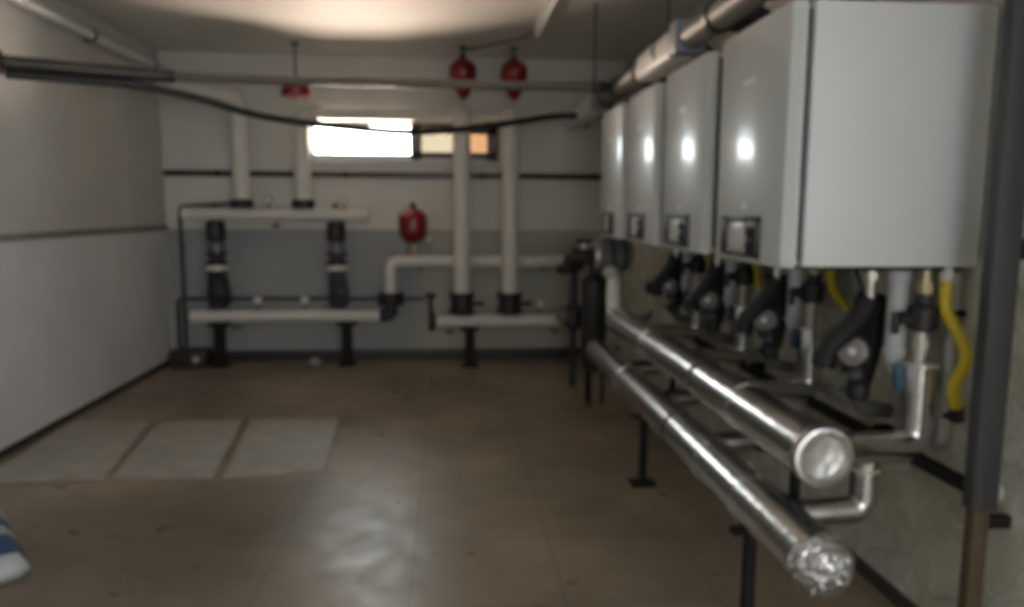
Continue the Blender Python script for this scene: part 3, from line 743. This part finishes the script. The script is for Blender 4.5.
t = thing('floor_drain', 'small pale lump on the floor by the wall between the legs', 'rag', (-1.3, 7.2, 0))
b = MB().ball((-1.3, 7.22, .028), (.08, .05, .028), 18, 10)
for v in b.bm.verts: v.co.z = max(.002, v.co.z + .012 * math.sin(40 * v.co.x) * math.cos(50 * v.co.y))
b.build('rag', M['slab'], t)
t.name = 'crumpled_rag'

# ------------------------------------------------------------------ separator group beyond the headers
DX, DY = 1.10, 5.62
t = thing('hydraulic_separator', 'dark vertical separator cylinder at the far end of the foil headers', 'vessel', (DX, DY, 0))
MB().lathe([(0, .05), (.015, .09), (.03, .10), (.70, .10), (.73, .07), (.75, .04)], (DX, DY, .26), (0, 0, 1), 28).build('body', M['frame_dark'], t)
for a in (0, 2.1, 4.2): MB().cyl((DX + .075 * math.cos(a), DY + .075 * math.sin(a), .001), (DX + .075 * math.cos(a), DY + .075 * math.sin(a), .29), .014).build('leg', M['dark_steel'], t)
MB().tube([(DX, DY - .02, .476), (1.05, 5.36, .476), (1.05, 5.245, .476)], .06, bend=.05).build('lower_inlet', M['black_iron'], t)
MB().cyl((DX, DY, 1.0), (DX, DY, 1.10), .045).build('top_neck', M['black_iron'], t)
t = thing('dirt_drum', 'dark grey horizontal drum with pale flange beside the last boiler', 'vessel', (1.20, 5.45, 1.10))
MB().lathe([(0, .0), (.0, .10), (.02, .125), (.22, .125), (.25, .10), (.262, .05), (.265, 0)], (1.075, 5.45, 1.165), (1, .10, 0), 32).build('drum', M['pump_grey'], t)
MB().lathe([(-.03, .0), (-.03, .095), (.0, .10)], (1.078, 5.45, 1.165), (1, .1, 0), 32).build('flange', M['nickel'], t)
MB().lathe([(0, .128), (.02, .128)], (1.16, 5.458, 1.165), (1, .1, 0), 32).build('strap', M['black_iron'], t)
MB().lathe([(0, .128), (.02, .128)], (1.25, 5.467, 1.165), (1, .1, 0), 32).build('strap', M['black_iron'], t)
MB().tube([(1.17, 5.44, 1.06), (1.17, 5.2, 1.02), (1.10, 4.95, .99), (1.09, 4.9, .86), (1.082, 4.76, .779)], .05, bend=.07, seg=20).build('drop_pipe', M['white_pipe'], t)['label'] = 'pale pipe dropping to the upper header'
MB().cyl((1.082, 4.84, .80), (1.081, 4.74, .779), .06).build('joint', M['foil'], t)
t = thing('gate_valve', 'black gate valve with hand wheel beside the grey drum', 'valve', (.95, 5.5, 1.13))
MB().lathe([(0, .075), (.025, .075), (.03, .045), (.05, .055), (.11, .055), (.13, .045), (.135, .075), (.16, .075)], (.90, 5.45, 1.15), (1, 0, 0)).build('body', M['black_iron'], t)
MB().cyl((.98, 5.45, 1.19), (.98, 5.45, 1.27), .016).build('spindle', M['nickel'], t)
MB().lathe([(0, .055), (.012, .06), (.024, .055)], (.98, 5.45, 1.255), (0, 0, 1)).build('hand_wheel', M['black'], t)
MB().tube([(.91, 5.45, 1.15), (.87, 5.45, 1.15), (.86, 5.46, 1.06), (.80, 5.50, 1.06)], .035, bend=.03).build('side_pipe', M['black_iron'], t)
t = thing('pump_unit', 'black pump low beside the separator cylinder', 'pump', (1.02, 6.1, .0))
MB().lathe([(0, .07), (.10, .07), (.12, .05), (.12, 0)], (1.005, 6.12, .62), (-1, -.4, 0)).build('motor', M['pump_grey'], t)
MB().lathe([(0, .06), (.03, .085), (.16, .085), (.19, .06)], (1.02, 6.10, .52), (0, 0, 1)).build('volute', M['black_iron'], t)
MB().tube([(1.02, 6.10, .70), (1.02, 6.10, 1.02), (.92, 5.58, 1.13)], .035, bend=.06).build('pipe', M['black_iron'], t)
MB().tube([(1.02, 6.10, .54), (1.02, 6.10, .02)], .03).build('pipe', M['black_iron'], t)
t = thing('small_vent', 'small black vent cap beside the foil header end', 'valve', (1.35, 4.98, .9))
MB().cyl((1.36, 4.95, .80), (1.36, 4.95, .95), .014).build('stem', M['brass'], t)
MB().lathe([(0, .02), (.015, .042), (.07, .042), (.085, .02)], (1.36, 4.95, .93), (0, 0, 1)).build('cap', M['black'], t)
MB().tube([(1.36, 4.95, .82), (1.36, 4.95, .778), (1.14, 4.72, .778)], .018, bend=.03).build('branch', M['pump_grey'], t)

# ------------------------------------------------------------------ overhead pipes, cable and lamps
t = thing('overhead_pipe', 'dark pipe crossing the room under the ceiling', 'pipe', (-.8, 5.3, 2.355))
MB().tube([(-2.665, 4.88, 2.352), (-1.87, 5.27, 2.352), (-1.80, 5.277, 2.352)], .042, bend=.06, seg=18).build('lagging', M['dark_pipe'], t)['label'] = 'dark lagged end at the plain wall'
MB().tube([(-1.84, 5.272, 2.352), (-1.0, 5.35, 2.352), (1.06, 5.37, 2.352)], .031, bend=.06, seg=18).build('pipe', M['window_lit_pipe'], t)
MB().tube([(1.05, 5.37, 2.352), (1.115, 5.37, 2.352)], .040).build('end_cap', M['black_iron'], t)
for x, y in ((1.02, 5.37),):
    MB().cyl((x, y, 2.39), (x, y, HC), .008, seg=8).build('hanger', M['wire'], t)
    MB().lathe([(0, .038), (.03, .038)], (x - .015, y, 2.352), (1, 0, 0)).build('clamp', M['wire'], t)
MB().lathe([(0, .07), (.012, .07)], (-2.679, 4.875, 2.352), (1, .4, 0)).build('wall_flange', M['black_iron'], t)
pts = [(-1.97, 5.18, 2.30), (-1.70, 5.3, 2.225), (-1.42, 5.5, 2.157), (-1.155, 5.7, 2.125), (-.751, 5.9, 2.103), (-.309, 6.1, 2.095), (.17, 6.3, 2.150), (.601, 6.5, 2.235), (.95, 6.65, 2.302), (1.44, 6.9, 2.34), (1.70, 7.0, 2.35)]
pts = [(-2.66, 4.885, 2.284), (-2.3, 5.06, 2.284), (-2.08, 5.17, 2.284)] + pts[1:]
rad = .026
tag(MB().tube(smooth(pts, 6), rad, seg=12).build('sagging_cable', M['hose']), 'thick black cable sagging across in front of the window', 'cable')
t = thing('ceiling_side_pipe', 'white pipe running under the ceiling along the plain wall', 'pipe', (-2.62, 6, 2.75))
MB().cyl((-2.625, 1.0, 2.748), (-2.625, 7.395, 2.748), .038, seg=20).build('pipe', M['white_plastic'], t)
for y in (2.6, 4.2, 5.95, 7.1): MB().lathe([(0, .043), (.03, .043)], (-2.625, y, 2.748), (0, 1, 0)).box((-2.679, y, 2.705), (-2.61, y + .03, 2.715)).build('clamp', M['dark_steel'], t)
t = thing('batten_lamp', 'unlit white tube lamp on the ceiling toward the boilers', 'lamp', (.69, 5.5, HC))
MB().box((.665, 4.85, 2.872), (.735, 6.12, HC - .0005), .006).build('housing', M['white_plastic'], t)
MB().cyl((.70, 4.90, 2.852), (.70, 6.07, 2.852), .016).build('tube', M['tube_off'], t)
for y in (4.88, 6.06): MB().box((.68, y, 2.835), (.72, y + .03, 2.875), .004).build('lamp_holder', M['white_plastic'], t)
t = thing('ceiling_conduit', 'thin pale conduit bent across the ceiling by the lamp', 'conduit', (.3, 6.5, 2.90))
MB().tube([(.70, 6.13, 2.905), (.60, 6.45, 2.905), (.124, 7.0, 2.905), (.1, 7.39, 2.905)], .011, bend=.1).build('conduit', M['flue'], t)

# ------------------------------------------------------------------ light
SKY, GROUND, YARD = (21, 22, 22.5), (172, 133, 112), (7.5, 8.2, 9.3)
wd = bpy.data.worlds.new('daylight'); SC.world = wd; wd.use_nodes = True
N, L = wd.node_tree.nodes, wd.node_tree.links
# bright open sky and sunlit warm paving on the window's side, a dimmer yard on the unseen openings' side
bg = N['Background']; tc = N.new('ShaderNodeTexCoord'); sx = N.new('ShaderNodeSeparateXYZ')
L.new(tc.outputs['Generated'], sx.inputs[0])
def math_node(op, a, b):
    n = N.new('ShaderNodeMath'); n.operation = op
    for k, v in enumerate((a, b)):
        if isinstance(v, (int, float)): n.inputs[k].default_value = v
        else: L.new(v, n.inputs[k])
    return n.outputs[0]
def ramp(v, lo, hi):
    n = N.new('ShaderNodeMapRange'); n.inputs['From Min'].default_value = lo; n.inputs['From Max'].default_value = hi
    L.new(v, n.inputs['Value']); return n.outputs['Result']
def mix(f, a, b):
    n = N.new('ShaderNodeMix'); n.data_type = 'RGBA'; L.new(f, n.inputs['Factor'])
    for k, v in (('A', a), ('B', b)):
        if isinstance(v, tuple): n.inputs[k].default_value = v + (1,)
        else: L.new(v, n.inputs[k])
    return n.outputs['Result']
up = ramp(sx.outputs['Z'], -.04, .04)
open_side = ramp(math_node('SUBTRACT', sx.outputs['Y'], math_node('MULTIPLY', math_node('ABSOLUTE', sx.outputs['X'], 0.), 1.3)), -.05, .05)
court = mix(up, GROUND, SKY)
L.new(mix(open_side, YARD, court), bg.inputs['Color'])
bg.inputs['Strength'].default_value = 1.0
def portal(name, loc, rot, sx_, sy_):
    l = bpy.data.lights.new(name, 'AREA'); l.shape = 'RECTANGLE'; l.size = sx_; l.size_y = sy_
    l.cycles.is_portal = True
    o = bpy.data.objects.new(name, l); COL.objects.link(o); o.location = loc; o.rotation_euler = rot
portal('window_daylight', ((WX0 + WX1) / 2, 7.54, (WZ0 + WZ1) / 2), (math.radians(-90), 0, 0), WX1 - WX0, WZ1 - WZ0)
portal('unseen_rear_opening_daylight', ((DX0 + DX1) / 2, YF - .22, (DZ + DZ0) / 2), (math.radians(90), 0, 0), DX1 - DX0, DZ - DZ0)  # sampling guide for the unseen rear opening

portal('added_side_opening_daylight', (XR + .22, (RY0 + RY1) / 2, RZ / 2), (math.radians(90), 0, math.radians(90)), RY1 - RY0, RZ)  # sampling guide for the added side opening

# ------------------------------------------------------------------ camera
cam = bpy.data.cameras.new('camera'); co = bpy.data.objects.new('camera', cam); COL.objects.link(co)
cam.sensor_fit = 'HORIZONTAL'; cam.sensor_width = 36; cam.lens = 750 / 1024 * 36
th = math.atan(95 / 750); psi = math.atan(63 / 750 * math.cos(th)); roll = math.radians(.35)
f = Vector((math.sin(psi) * math.cos(th), math.cos(psi) * math.cos(th), -math.sin(th)))
r = Vector((math.cos(psi), -math.sin(psi), 0)); u = r.cross(f)
r2 = r * math.cos(roll) + u * math.sin(roll); u2 = -r * math.sin(roll) + u * math.cos(roll)
co.matrix_world = Matrix(((r2.x, u2.x, -f.x, 0), (r2.y, u2.y, -f.y, 0), (r2.z, u2.z, -f.z, 1.5), (0, 0, 0, 1)))
cam.clip_start = .05
# the photograph is soft all over: the lens is focused far too close
cam.dof.use_dof = True; cam.dof.focus_distance = .30; cam.dof.aperture_fstop = 10; cam.dof.aperture_blades = 0
SC.camera = co
vs = SC.view_settings
vs.view_transform = 'Standard'; vs.look = 'None'; vs.exposure = 0.0; vs.gamma = 1; vs.use_curve_mapping = False
SC.cycles.max_bounces = 8; SC.cycles.diffuse_bounces = 5; SC.cycles.use_denoising = True
SC.cycles.sample_clamp_indirect = 4
